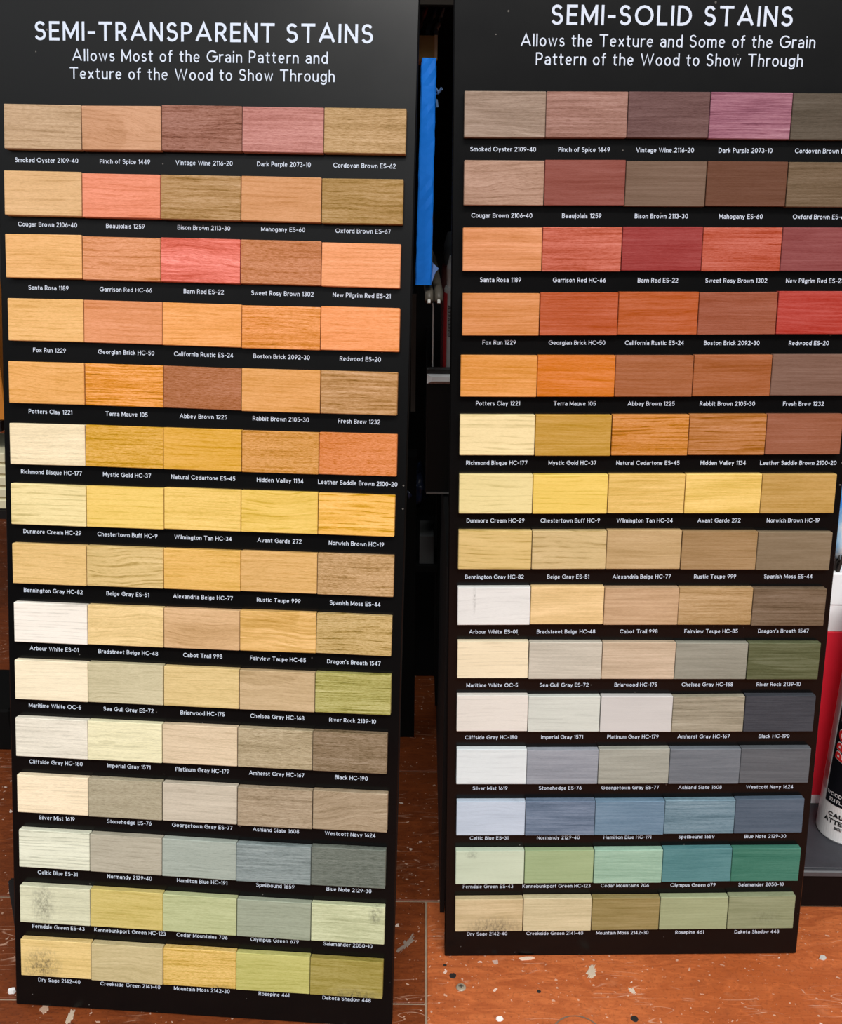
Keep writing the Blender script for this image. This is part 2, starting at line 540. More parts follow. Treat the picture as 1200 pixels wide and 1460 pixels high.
CH= [[[-1268,5838],[-766,5835],[-257,5841],[254,5840],[765,5840],[1276,5842]],[[-1272,5428],[-768,5425],[-262,5422],[249,5419],[757,5416],[1270,5422]],[[-1272,5034],[-771,5037],[-263,5035],[249,5030],[762,5031],[1263,5029]],[[-1266,4637],[-767,4639],[-253,4637],[259,4631],[766,4629],[1267,4631]],[[-1270,4237],[-764,4239],[-247,4237],[262,4230],[771,4232],[1266,4234]],[[-1269,3839],[-764,3843],[-248,3839],[265,3839],[768,3840],[1272,3844]],[[-1270,3440],[-762,3440],[-246,3443],[263,3444],[768,3447],[1268,3447]],[[-1269,3044],[-764,3046],[-249,3048],[264,3051],[770,3053],[1271,3055]],[[-1268,2645],[-764,2646],[-248,2648],[262,2651],[769,2658],[1268,2657]],[[-1269,2245],[-766,2248],[-251,2251],[260,2251],[769,2257],[1273,2260]],[[-1270,1849],[-771,1848],[-261,1850],[253,1852],[759,1854],[1258,1856]],[[-1270,1448],[-773,1448],[-260,1446],[254,1443],[765,1442],[1272,1446]],[[-1266,1056],[-765,1053],[-263,1049],[249,1044],[760,1042],[1268,1045]],[[-1264,656],[-767,654],[-259,650],[254,646],[766,643],[1271,645]],[[-1267,258],[-766,260],[-258,252],[252,250],[765,251],[1269,249]],[[-1266,5836],[-762,5835],[-256,5838],[251,5838],[761,5833],[1270,5833]],[[-1263,5430],[-760,5430],[-251,5432],[257,5432],[766,5430],[1276,5430]],[[-1265,5027],[-761,5029],[-254,5032],[258,5034],[766,5036],[1273,5036]],[[-1264,4625],[-765,4627],[-258,4630],[260,4631],[771,4639],[1283,4639]],[[-1269,4231],[-769,4229],[-260,4230],[253,4233],[767,4238],[1281,4238]],[[-1271,3840],[-772,3838],[-265,3838],[248,3840],[764,3843],[1270,3843]],[[-1271,3441],[-775,3440],[-271,3442],[247,3442],[763,3442],[1266,3444]],[[-1271,3056],[-771,3052],[-263,3051],[247,3048],[765,3045],[1276,3041]],[[-1271,2655],[-770,2654],[-262,2653],[252,2649],[765,2645],[1272,2641]],[[-1269,2260],[-771,2258],[-259,2254],[254,2249],[761,2245],[1269,2243]],[[-1267,1858],[-765,1855],[-254,1853],[258,1848],[768,1851],[1270,1848]],[[-1265,1450],[-762,1447],[-250,1447],[259,1447],[768,1447],[1271,1447]],[[-1261,1043],[-761,1040],[-258,1039],[247,1042],[760,1044],[1261,1052]],[[-1264,646],[-758,645],[-249,647],[256,649],[765,654],[1270,656]],[[-1262,251],[-758,250],[-248,254],[257,256],[765,257],[1265,259]]]
# ---------------------------------------------------------------- setting: floor and back wall


def floor_mat(name, d0, d1, d2):
    mt, nt, b = new_mat(name)
    v = coords(nt, (1, 1, 1))
    n1 = noise(nt, v, 5.5, 5, .6, .6)
    n2 = noise(nt, coords(nt, (9, 30, 9)), 3.2, 6, .62, 1.6)
    n3 = noise(nt, v, 190, 3, .6)
    base = mix_c(nt, ramp_v(nt, n2, .32, .68), lin(d0), lin(d1))
    base = mix_c(nt, ramp_v(nt, n1, .42, .75), base, lin(d2))
    base = mix_c(nt, math_n(nt, 'MULTIPLY', ramp_v(nt, noise(nt, v, 14, 6, .7, .8), .56, .74), .5), base, lin((120, 58, 32)))
    base = mix_c(nt, math_n(nt, 'MULTIPLY', n3, .28), base, lin((136, 70, 40)))
    wn_ = noise(nt, v, 22, 5, .7, .3)
    base = mix_c(nt, math_n(nt, 'MULTIPLY', ramp_v(nt, wn_, .60, .78), .35), base, lin((196, 150, 118)))
    # fine scratches: thin threads of a stretched, warped noise in three directions
    for k, (ang, sc) in enumerate(((.5, 1.0), (1.9, 1.3), (-.35, .8))):
        tc = N(nt, 'ShaderNodeTexCoord')
        mp = N(nt, 'ShaderNodeMapping')
        nt.links.new(tc.outputs['Object'], mp.inputs[0])
        mp.inputs['Rotation'].default_value = (0, 0, ang)
        mp.inputs['Scale'].default_value = (12 * sc, 75 * sc, 1)
        mp.inputs['Location'].default_value = (3.7 * k, 1.3 * k, 0)
        f = noise(nt, mp.outputs[0], 1.0, 1, .4, .9)
        thread = ramp_v(nt, math_n(nt, 'ABSOLUTE', math_n(nt, 'SUBTRACT', f, .5)), .012, .0)
        gate = ramp_v(nt, noise(nt, v, 17 + 5 * k, 2), .565, .64)
        base = mix_c(nt, math_n(nt, 'MULTIPLY', math_n(nt, 'MULTIPLY', thread, gate), .5), base, lin((226, 186, 160)))
    g1 = noise(nt, coords(nt, (26, 95, 26), (2, 5, 0)), 1, 4, .65, 1.8)
    base = mix_c(nt, math_n(nt, 'MULTIPLY', ramp_v(nt, g1, .5, .72), .55), base, lin(d0))
    g2 = ramp_v(nt, math_n(nt, 'ABSOLUTE', math_n(nt, 'SUBTRACT', noise(nt, coords(nt, (7, 24, 7), (9, 1, 0)), 1, 3, .55, 1.5), .5)), .022, .0)
    base = mix_c(nt, math_n(nt, 'MULTIPLY', g2, .14), base, lin(tuple(min(255, c * 1.22) for c in d1)))
    fz = noise(nt, v, 420, 2, .6)
    base = mix_c(nt, math_n(nt, 'MULTIPLY', ramp_v(nt, fz, .5, .75), .5), base, lin(tuple(c * .72 for c in d0)))
    # paint flecks
    for scale, thr, rad, amt, c in ((110, .68, .2, .7, (236, 218, 204)), (260, .68, .30, .5, (226, 196, 174)), (420, .76, .34, .4, (222, 188, 164)), (46, .88, .13, .6, (206, 196, 186)), (60, .88, .14, .75, (48, 34, 26))):
        vo = N(nt, 'ShaderNodeTexVoronoi')
        wob = N(nt, 'ShaderNodeVectorMath', operation='ADD')
        nz = N(nt, 'ShaderNodeTexNoise')
        nt.links.new(v, nz.inputs['Vector'])
        nz.inputs['Scale'].default_value = 160
        sc2 = N(nt, 'ShaderNodeVectorMath', operation='SCALE')
        nt.links.new(nz.outputs['Color'], sc2.inputs[0])
        sc2.inputs['Scale'].default_value = .008
        nt.links.new(v, wob.inputs[0])
        nt.links.new(sc2.outputs[0], wob.inputs[1])
        nt.links.new(wob.outputs[0], vo.inputs['Vector'])
        vo.inputs['Scale'].default_value = scale
        sp = N(nt, 'ShaderNodeSeparateColor')
        nt.links.new(vo.outputs['Color'], sp.inputs[0])
        on = math_n(nt, 'GREATER_THAN', sp.outputs[0], thr)
        rr = math_n(nt, 'MULTIPLY', math_n(nt, 'POWER', sp.outputs[1], 2), rad)
        k = math_n(nt, 'MULTIPLY', math_n(nt, 'LESS_THAN', vo.outputs['Distance'], rr), on)
        base = mix_c(nt, math_n(nt, 'MULTIPLY', k, amt), base, lin(c))
    nt.links.new(base, b.inputs['Base Color'])
    rg = math_n(nt, 'ADD', .36, math_n(nt, 'MULTIPLY', n2, .25))
    nt.links.new(rg, b.inputs['Roughness'])
    b.inputs['Specular IOR Level'].default_value = .22
    bp = N(nt, 'ShaderNodeBump')
    bp.inputs['Strength'].default_value = .25
    bp.inputs['Distance'].default_value = .002
    nt.links.new(n2, bp.inputs['Height'])
    nt.links.new(bp.outputs[0], b.inputs['Normal'])
    return mt


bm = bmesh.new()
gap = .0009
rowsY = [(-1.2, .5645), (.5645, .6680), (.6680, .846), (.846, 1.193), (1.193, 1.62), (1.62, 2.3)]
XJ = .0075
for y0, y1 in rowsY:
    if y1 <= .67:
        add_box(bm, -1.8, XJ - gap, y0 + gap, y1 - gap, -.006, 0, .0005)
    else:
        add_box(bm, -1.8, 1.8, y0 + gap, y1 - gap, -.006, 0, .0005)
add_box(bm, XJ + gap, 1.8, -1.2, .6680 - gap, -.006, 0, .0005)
FLOOR = tag(mesh_obj('floor', bm, floor_mat('worn_red_brown_shaded_floor', (94, 42, 17), (128, 63, 27), (100, 46, 17))), kind='structure', label='worn orange-brown painted wooden floor with scratches and paint flecks')  # darker panels: their own tone plus the shade around the boards, in the colour
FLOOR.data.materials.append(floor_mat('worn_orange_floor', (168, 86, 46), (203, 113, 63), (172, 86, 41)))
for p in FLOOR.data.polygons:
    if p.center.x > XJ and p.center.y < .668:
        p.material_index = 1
tag(mesh_obj('joint_filler', box_bm(-1.8, 1.8, -1.2, 2.3, -.012, -.0012), plain('grey_filler', (150, 132, 112), .9, var=.35, vscale=120), FLOOR), kind='structure')
BLACK = plain('black_steel', (20, 20, 21), .55, spec=.3, var=.2)
DEEP = plain('dull_black', (9, 9, 9), .85, spec=.12)
tag(mesh_obj('wall_back', box_bm(-1.8, 1.8, 2.3, 2.36, -.01, 2.4), plain('dark_wall', (40, 36, 34), .9)), kind='structure')


# ---------------------------------------------------------------- the two sample boards
INK = plain('white_print', (203, 215, 232), .6, spec=.2, var=.02)


def board_mat():
    mt, nt, b = new_mat('satin_black_board')
    v = coords(nt, (1, 1, 1))
    f = noise(nt, v, 18, 4, .6)
    c = mix_c(nt, f, (.0015, .0015, .0017), (.0030, .0029, .0029))
    for scale, thr, rad, amt in ((75, .93, .10, .35), (190, .95, .14, .25)):
        vo = N(nt, 'ShaderNodeTexVoronoi')
        nt.links.new(v, vo.inputs['Vector'])
        vo.inputs['Scale'].default_value = scale
        sp = N(nt, 'ShaderNodeSeparateColor')
        nt.links.new(vo.outputs['Color'], sp.inputs[0])
        k = math_n(nt, 'MULTIPLY', math_n(nt, 'LESS_THAN', vo.outputs['Distance'], math_n(nt, 'MULTIPLY', sp.outputs[1], rad)), math_n(nt, 'GREATER_THAN', sp.outputs[0], thr))
        c = mix_c(nt, math_n(nt, 'MULTIPLY', k, amt), c, (.4, .38, .35))
    nt.links.new(c, b.inputs['Base Color'])
    nt.links.new(math_n(nt, 'ADD', .2, math_n(nt, 'MULTIPLY', f, .08)), b.inputs['Roughness'])
    b.inputs['Specular IOR Level'].default_value = .24
    return mt


BOARD = board_mat()
NAMES = [
 ['Smoked Oyster 2109-40', 'Pinch of Spice 1449', 'Vintage Wine 2116-20', 'Dark Purple 2073-10', 'Cordovan Brown ES-62'],
 ['Cougar Brown 2106-40', 'Beaujolais 1259', 'Bison Brown 2113-30', 'Mahogany ES-60', 'Oxford Brown ES-67'],
 ['Santa Rosa 1189', 'Garrison Red HC-66', 'Barn Red ES-22', 'Sweet Rosy Brown 1302', 'New Pilgrim Red ES-21'],
 ['Fox Run 1229', 'Georgian Brick HC-50', 'California Rustic ES-24', 'Boston Brick 2092-30', 'Redwood ES-20'],
 ['Potters Clay 1221', 'Terra Mauve 105', 'Abbey Brown 1225', 'Rabbit Brown 2105-30', 'Fresh Brew 1232'],
 ['Richmond Bisque HC-177', 'Mystic Gold HC-37', 'Natural Cedartone ES-45', 'Hidden Valley 1134', 'Leather Saddle Brown 2100-20'],
 ['Dunmore Cream HC-29', 'Chestertown Buff HC-9', 'Wilmington Tan HC-34', 'Avant Garde 272', 'Norwich Brown HC-19'],
 ['Bennington Gray HC-82', 'Beige Gray ES-51', 'Alexandria Beige HC-77', 'Rustic Taupe 999', 'Spanish Moss ES-44'],
 ['Arbour White ES-01', 'Bradstreet Beige HC-48', 'Cabot Trail 998', 'Fairview Taupe HC-85', "Dragon's Breath 1547"],
 ['Maritime White OC-5', 'Sea Gull Gray ES-72', 'Briarwood HC-175', 'Chelsea Gray HC-168', 'River Rock 2139-10'],
 ['Cliffside Gray HC-180', 'Imperial Gray 1571', 'Platinum Gray HC-179', 'Amherst Gray HC-167', 'Black HC-190'],
 ['Silver Mist 1619', 'Stonehedge ES-76', 'Georgetown Gray ES-77', 'Ashland Slate 1608', 'Westcott Navy 1624'],
 ['Celtic Blue ES-31', 'Normandy 2129-40', 'Hamilton Blue HC-191', 'Spellbound 1659', 'Blue Note 2129-30'],
 ['Ferndale Green ES-43', 'Kennebunkport Green HC-123', 'Cedar Mountains 706', 'Olympus Green 679', 'Salamander 2050-10'],
 ['Dry Sage 2142-40', 'Creekside Green 2141-40', 'Mountain Moss 2142-30', 'Rosepine 461', 'Dakota Shadow 448'],
]
# sample colours as the eye sees them under the shop light (sRGB), row by row
COL_T = [
 [(200, 168, 134), (214, 163, 128), (160, 110, 94), (196, 134, 126), (192, 157, 112)],
 [(232, 188, 138), (240, 148, 116), (180, 140, 92), (214, 154, 106), (172, 136, 82)],
 [(243, 186, 122), (224, 150, 104), (236, 124, 108), (200, 130, 88), (246, 165, 115)],
 [(245, 190, 122), (230, 152, 104), (245, 168, 98), (235, 152, 84), (248, 160, 102)],
 [(240, 175, 102), (236, 154, 68), (178, 112, 74), (228, 162, 94), (190, 142, 92)],
 [(250, 228, 190), (224, 168, 70), (230, 172, 72), (216, 152, 80), (222, 134, 76)],
 [(244, 220, 160), (246, 206, 112), (246, 204, 114), (240, 198, 100), (244, 184, 88)],
 [(234, 192, 126), (222, 188, 126), (234, 182, 100), (226, 176, 110), (196, 155, 108)],
 [(253, 240, 228), (242, 206, 146), (220, 176, 130), (230, 180, 110), (196, 162, 104)],
 [(253, 232, 200), (212, 196, 160), (226, 194, 136), (204, 172, 132), (176, 164, 96)],
 [(240, 226, 208), (242, 228, 188), (226, 198, 166), (180, 158, 126), (140, 116, 90)],
 [(253, 226, 192), (176, 160, 134), (206, 188, 168), (172, 148, 122), (170, 145, 118)],
 [(232, 224, 200), (186, 172, 152), (170, 172, 160), (136, 142, 140), (112, 114, 104)],
 [(220, 210, 178), (212, 184, 110), (191, 188, 140), (160, 160, 138), (200, 196, 156)],
 [(232, 192, 126), (204, 178, 132), (222, 176, 96), (196, 182, 108), (163, 141, 74)],
]
COL_S = [
 [(160, 138, 122), (162, 121, 109), (112, 82, 80), (158, 104, 122), (90, 80, 68)],
 [(182, 146, 126), (142, 78, 68), (122, 98, 82), (108, 70, 52), (112, 92, 70)],
 [(230, 156, 108), (204, 108, 88), (156, 60, 58), (188, 88, 66), (140, 72, 72)],
 [(220, 144, 86), (192, 94, 58), (188, 94, 50), (158, 88, 64), (182, 66, 56)],
 [(232, 156, 80), (220, 124, 46), (168, 100, 62), (168, 98, 58), (128, 96, 82)],
 [(250, 226, 172), (202, 154, 68), (206, 132, 56), (184, 118, 62), (152, 92, 66)],
 [(242, 220, 158), (244, 206, 104), (238, 196, 114), (240, 200, 110), (198, 156, 88)],
 [(222, 188, 122), (212, 182, 130), (196, 162, 116), (166, 132, 92), (136, 116, 92)],
 [(238, 232, 228), (238, 200, 144), (202, 164, 128), (184, 148, 104), (120, 98, 78)],
 [(246, 224, 190), (204, 192, 176), (204, 178, 152), (150, 144, 130), (92, 93, 64)],
 [(234, 222, 212), (214, 212, 202), (210, 202, 198), (158, 146, 126), (66, 66, 72)],
 [(228, 228, 228), (152, 152, 160), (164, 160, 148), (112, 114, 120), (94, 94, 98)],
 [(196, 202, 216), (110, 122, 142), (112, 134, 154), (112, 134, 146), (82, 92, 106)],
 [(206, 210, 184), (164, 176, 132), (154, 181, 158), (88, 130, 132), (66, 116, 98)],
 [(206, 178, 136), (206, 185, 146), (152, 130, 84), (160, 160, 122), (142, 141, 108)],
]
# grain character: (row, column): (grain, waves, streak, wave scale)
GR_T = {(0, 0): (.45, .25, .45, .8), (0, 2): (.8, .55, .5, .9), (0, 3): (.5, .3, .6, 1), (0, 4): (.7, .3, .6, 1), (1, 2): (.6, .35, .9, .7), (1, 4): (.6, .5, .7, .8),
        (2, 1): (.45, .45, .2, .6), (2, 2): (.4, .2, .7, .7), (2, 3): (.7, .35, .3, .9), (3, 3): (.5, .4, .55, 1), (4, 1): (.5, .6, .5, 1.2), (4, 2): (.7, .1, .3, 1), (4, 4): (.6, .5, .9, 1.1),
        (5, 1): (.55, .4, .3, .8), (5, 3): (.7, .3, .3, 1), (5, 4): (.6, .15, .2, 1), (6, 0): (.2, .5, .2, .7), (6, 1): (.2, .3, .1, .6), (6, 3): (.2, .3, .3, .8), (6, 4): (.3, .8, .35, .75),
        (7, 1): (.3, .6, .3, .8), (7, 4): (.9, .5, .35, 1), (8, 0): (.1, .36, .05, 1), (8, 4): (.8, .9, .3, 1.3), (8, 3): (.25, .2, .7, .5), (9, 4): (.7, .7, .9, 1.2), (9, 0): (.15, .2, .1, .9),
        (10, 3): (.8, .2, .6, 1), (10, 4): (1, .4, .7, 1), (11, 1): (.6, .25, .35, 1), (11, 3): (.7, .3, .6, 1), (11, 4): (.5, .3, .6, .5), (12, 0): (.2, .55, .2, .95), (12, 3): (.6, .4, .9, 1),
        (12, 4): (.8, .3, .6, 1), (13, 4): (.35, .3, .6, .8), (14, 2): (.6, .5, .3, .9), (14, 4): (.4, .2, .6, .5)}
GR_S = {(0, 0): (.35, .1, .8, .6), (0, 1): (.5, .3, .7, 1.2), (0, 2): (.5, .1, .8, 1), (0, 3): (.35, .5, 1.1, 1.3), (0, 4): (.4, .1, .8, 1), (1, 0): (.4, .3, .5, .8), (1, 4): (.4, .1, .9, 1),
        (2, 1): (.4, .3, .6, 1.2), (2, 3): (.4, .3, .6, 1.2), (5, 2): (.35, .7, .6, .9), (5, 3): (.3, .6, .8, .8), (5, 0): (.15, .35, .05, .7), (6, 0): (.12, .3, .05, .7), (6, 1): (.12, .3, .05, .8),
        (7, 0): (.15, .5, .1, .8), (7, 1): (.2, .5, .15, .8), (8, 0): (.08, .14, .05, .7), (8, 4): (.4, .2, .9, 1), (8, 3): (.35, .3, .7, 1), (9, 4): (.35, .15, 1.3, 1), (9, 0): (.1, .25, .08, .8),
        (10, 0): (.08, .15, .05, .7), (10, 1): (.1, .2, .1, .8), (10, 2): (.05, .05, .05, 1), (10, 3): (.3, .3, .8, 1), (10, 4): (.25, .1, .7, 1), (11, 0): (.08, .15, .05, .7), (12, 0): (.1, .12, .15, .8),
        (12, 1): (.3, .1, .9, 1), (12, 3): (.4, .2, .8, 1), (13, 0): (.08, .08, .08, 1), (13, 1): (.1, .08, .15, 1), (14, 2): (.2, .1, .7, 1), (14, 4): (.2, .2, .5, 1), (14, 3): (.15, .1, .25, 1)}
SM_T = {(13, 0): (-.008, .001, .010, .018, .8), (14, 0): (-.010, -.006, .016, .017, .95), (13, 4): (.019, .008, .006, .009, .9), (14, 4): (.006, -.013, .026, .007, .85), (14, 2): (.014, -.0135, .014, .003, .9)}
SM_S = {(14, 0): (.004, -.011, .026, .012, .75), (13, 0): (-.013, .0105, .006, .004, .6), (8, 0): (-.0135, .005, .0015, .012, .5), (14, 4): (.004, -.004, .014, .008, .3)}

PATCH = {'T': {(0, 1): (-.026, -.004, .029, .0125, .16), (8, 3): (-.012, .016, .026, .014, .2), (9, 3): (-.014, .016, .030, .012, .16), (8, 1): (.006, .0025, .040, .0045, .12), (8, 2): (.008, -.004, .034, .0085, .13),
               (9, 1): (-.020, .004, .030, .006, .1), (14, 4): (.004, -.013, .020, .009, -.16), (11, 4): (.012, .004, .013, .010, -.1), (10, 1): (-.012, .0005, .006, .0012, .25)},
         'S': {(0, 0): (.0, -.011, .034, .005, -.22), (9, 4): (.004, -.001, .026, .003, -.4), (2, 4): (.008, .006, .02, .005, -.1), (4, 3): (.006, .006, .026, .004, .12)}}
BEND = {'T': {(0, 1): 4, (2, 2): 4, (6, 3): 3, (7, 1): 3.5, (8, 1): 4, (8, 2): 3.5, (8, 3): 4, (9, 3): 3, (9, 1): 3, (11, 4): 5, (14, 1): 3.5, (12, 1): 2, (13, 0): .4, (10, 1): 2, (1, 4): 2.2, (4, 0): 2},
        'S': {(0, 0): 2.5, (1, 0): 3, (4, 3): 2.5, (12, 0): 3, (7, 1): 2, (8, 0): 2.5}}


def colour_words(c):
    import colorsys
    h, s, v = colorsys.rgb_to_hsv(*[x / 255 for x in c])
    h *= 360
    if s < .09:
        n = 'white' if v > .88 else 'pale grey' if v > .74 else 'grey' if v > .42 else 'charcoal'
        return n
    if s < .22:
        if 190 < h < 270:
            return 'pale blue-grey' if v > .7 else 'blue-grey' if v > .48 else 'slate grey'
        if 70 < h <= 190:
            return 'pale grey-green' if v > .7 else 'grey-green'
        return 'off-white' if v > .9 else 'warm pale grey' if v > .75 else 'taupe' if v > .5 else 'dark grey-brown'
    if h < 8 or h > 330:
        return 'mauve pink' if h < 352 and h > 330 else ('coral pink' if v > .85 else 'dusty pink' if s < .4 and v > .6 else 'deep red' if s > .5 else 'wine brown')
    if h < 20:
        return 'salmon pink' if v > .88 else 'brick red' if s > .58 else 'rosy brown' if v > .6 else 'dark red-brown'
    if h < 30:
        return ('peach orange' if v > .88 else 'terracotta' if s > .55 else 'light rosy tan' if v > .75 else 'medium brown' if v > .55 else 'dark brown')
    if h < 40:
        return ('cream' if s < .32 and v > .88 else 'honey orange' if s > .5 and v > .8 else 'sandy tan' if v > .78 else 'tan brown' if v > .6 else 'grey-brown')
    if h < 52:
        return ('pale cream' if s < .36 and v > .88 else 'golden yellow' if s > .48 and v > .82 else 'straw beige' if v > .78 else 'olive tan' if v > .55 else 'dark olive')
    if h < 75:
        return 'pale sage' if s < .3 and v > .7 else 'yellow-green' if v > .66 else 'moss green'
    if h < 150:
        return 'light green' if v > .6 else 'dark green'
    if h < 170:
        return 'deep green'
    if h < 195:
        return 'teal'
    return 'steel blue' if v > .5 else 'slate blue'


WORDS = {'T': {(0, 2): 'wine brown', (4, 2): 'reddish brown', (9, 4): 'olive green striped', (12, 2): 'pale grey-green', (12, 3): 'blue-grey streaked', (13, 0): 'pale green-cream smudged',
               (13, 2): 'pale green', (13, 3): 'grey-green', (13, 4): 'pale green corner-smudged', (14, 0): 'tan smudged', (14, 3): 'yellow-green', (14, 4): 'dark olive'},
         'S': {(0, 0): 'grey-taupe', (0, 1): 'dusty rose', (0, 3): 'purple-pink streaked', (1, 0): 'rosy beige', (2, 1): 'coral red', (3, 3): 'reddish brown', (4, 2): 'reddish brown', (4, 3): 'reddish brown',
               (4, 4): 'grey-brown', (6, 2): 'pale gold', (11, 1): 'lavender grey', (13, 0): 'pale mint', (13, 2): 'mint green', (14, 0): 'tan smudged', (14, 3): 'sage green', (14, 4): 'sage green streaked'}}
ORD = ['top', 'second', 'third', 'fourth', 'fifth', 'sixth', 'seventh', 'eighth', 'ninth', 'tenth', 'eleventh', 'twelfth', 'thirteenth', 'fourteenth', 'bottom']
PLACE = ['at the left end', 'second from left', 'in the middle', 'second from right', 'at the right end']
THK, SH = .0055, .02703
PANEL_H = .715


def sample_board(name, label, base, yaw, lean, tilt, corners, cols, grain, smudge, dgrain, title, tw, tbase, subs, cap_base):
    a = Vector((math.cos(yaw), math.sin(yaw), 0))
    bk = Vector((-math.sin(yaw), math.cos(yaw), 0))
    upv = Vector((0, 0, 1)) * math.cos(lean) + bk * math.sin(lean)
    n = -bk * math.cos(lean) + Vector((0, 0, 1)) * math.sin(lean)
    ct, st = math.cos(tilt), math.sin(tilt)
    ax, ay = a * ct + upv * st, upv * ct - a * st
    name_key = 'T' if 'TRANSPARENT' in title else 'S'
    root = empty(name, (base[0], base[1], .0004))
    root.rotation_euler = Matrix(((ax.x, ay.x, n.x), (ax.y, ay.y, n.y), (ax.z, ay.z, n.z))).to_euler()
    tag(root, label, 'display board', 'stain sample boards')
    bm = box_bm(-.1332, .1332, 0, PANEL_H, -.008, 0, .0006)
    for v in bm.verts:
        if v.co.y < .002:
            v.co.y += -v.co.z * math.tan(lean)
    pn = mesh_obj('panel', bm, BOARD, root)
    pn.data.materials.append(DEEP)
    for p in pn.data.polygons:
        if p.normal.z < .3:
            p.material_index = 1
    # folding easel strut behind the panel
    ey, ez = .36, -.0085
    foot = (ey * math.cos(lean) - .0) * math.tan(R(9)) + 0
    bm = bmesh.new()
    top = Vector((0, ey, ez))
    f = Vector((0, ey * math.sin(lean) * 0, 0))
    # foot on the floor: world z = 0 -> local (y, z) with y*cos(lean) + z*sin(lean) = 0
    zf = -.075
    yf = -zf * math.tan(lean) + .002
    for sx in (-.05, .05):
        tube(bm, [(sx, ey, ez - .003), (sx, yf, zf)], .003, 8)
    tube(bm, [(-.05, yf + .02, zf + .004), (.05, yf + .02, zf + .004)], .003, 8)
    mesh_obj('easel_strut', bm, BLACK, root)
    z0 = .0002
    quads = text_quads(title, .0114, .142, tw, .19)
    o = quads_obj('heading', quads, lambda x, y, z: (x, y, z), INK, root)
    o.location = (-.0014 if tw > .2 else 0.0, tbase, z0)
    o['label'] = 'large white heading reading ' + title
    for s, w, cx, yb in subs:
        o = quads_obj('subheading', text_quads(s, .0072, .112, w, .15), lambda x, y, z: (x, y, z), INK, root)
        o.location = (cx, yb, z0)
        o['label'] = 'line of smaller white text reading ' + s
    for r in range(15):
        pts = corners[r]
        for c in range(5):
            (u0, v0), (u1, v1) = [(p[0] / 1e4, p[1] / 1e4) for p in (pts[c], pts[c + 1])]
            w = u1 - u0 - .00045 + random.uniform(-.0002, .0002)
            vb = (v0 + v1) / 2 + random.uniform(-.0002, .0003)
            h = SH + random.uniform(-.0003, .0003)
            th = THK + random.uniform(-.0003, .0004)
            bm = box_bm(-w / 2, w / 2, -h / 2, h / 2, -th / 2, th / 2, .00035)
            g = grain.get((r, c), dgrain)
            mt = stain_mat(cols[r][c], 1 - r / 14, *g, BEND[name_key].get((r, c), random.uniform(.5, 1.3)), smudge.get((r, c)), PATCH[name_key].get((r, c)))
            o = mesh_obj('wood_sample', bm, mt, root, ((u0 + u1) / 2, vb + h / 2, th / 2 + .0001), (0, 0, .5 * (v1 - v0) / (u1 - u0) + random.uniform(-.002, .002)))
            o['label'] = '%s stained wood sample, %s row, %s' % (WORDS[name_key].get((r, c)) or colour_words(cols[r][c]), ORD[r], PLACE[c])
            q = quads_obj('caption', text_quads(NAMES[r][c], .0029, .138, None, .135), lambda x, y, z: (x, y, z), INK, root)
            q.location = ((c - 2) * .0508, cap_base - .03984 * r, z0)
    return root


BL = sample_board('display_board', 'tall black board of wood stain samples headed SEMI-TRANSPARENT STAINS', (-.14940, .55057), -.061356, .236747, -.003386,
                  CH[:15], COL_T, GR_T, SM_T, (.26, .25, .22, .9), 'SEMI-TRANSPARENT STAINS', .2133, .6506,
                  [('Allows Most of the Grain Pattern and', .1615, -.0033, .6384), ('Texture of the Wood to Show Through', .1676, -.0019, .6276)], .5764)
BR = sample_board('display_board', 'tall black board of wood stain samples headed SEMI-SOLID STAINS', (.15476, .61193), .019784, .129287, .004988,
                  CH[15:], COL_S, GR_S, SM_S, (.2, .12, .42, 1.0), 'SEMI-SOLID STAINS', .1481, .6494,
                  [('Allows the Texture and Some of the Grain', .1813, -.0015, .6371), ('Pattern of the Wood to Show Through', .165, -.0001, .6265)], .5758)
# black bracket poking out behind the lower left edge of the left board
bm = bmesh.new()
pv = [(-.1412, .0868), (-.1408, .078), (-.1382, .062), (-.137, .048), (-.120, .045), (-.120, .0868)]
fa = [bm.verts.new((x, y, -.009)) for x, y in pv]
fb = [bm.verts.new((x, y, -.014)) for x, y in pv]
bm.faces.new(list(reversed(fa)))
bm.faces.new(fb)
for i in range(len(pv)):
    j = (i + 1) % len(pv)
    bm.faces.new((fa[i], fa[j], fb[j], fb[i]))
bmesh.ops.recalc_face_normals(bm, faces=bm.faces[:])
mesh_obj('corner_bracket', bm, BLACK, BL)

# ---------------------------------------------------------------- shelving behind the boards
SHF = empty('shelving_unit', (.45, .84, 0))
tag(SHF, 'black steel shelving with low dusty base deck behind the right-hand sample board', 'shelving')


def part(name, bm, mat, parent, label=None, smooth=False):
    """mesh given in world coordinates, parented to a thing whose origin is a plain translation"""
    bmesh.ops.translate(bm, verts=bm.verts[:], vec=-parent.matrix_world.translation if parent.matrix_world.translation.length else -parent.location)
    o = mesh_obj(name, bm, mat, parent, smooth=smooth)
    if label:
        o['label'] = label
    return o


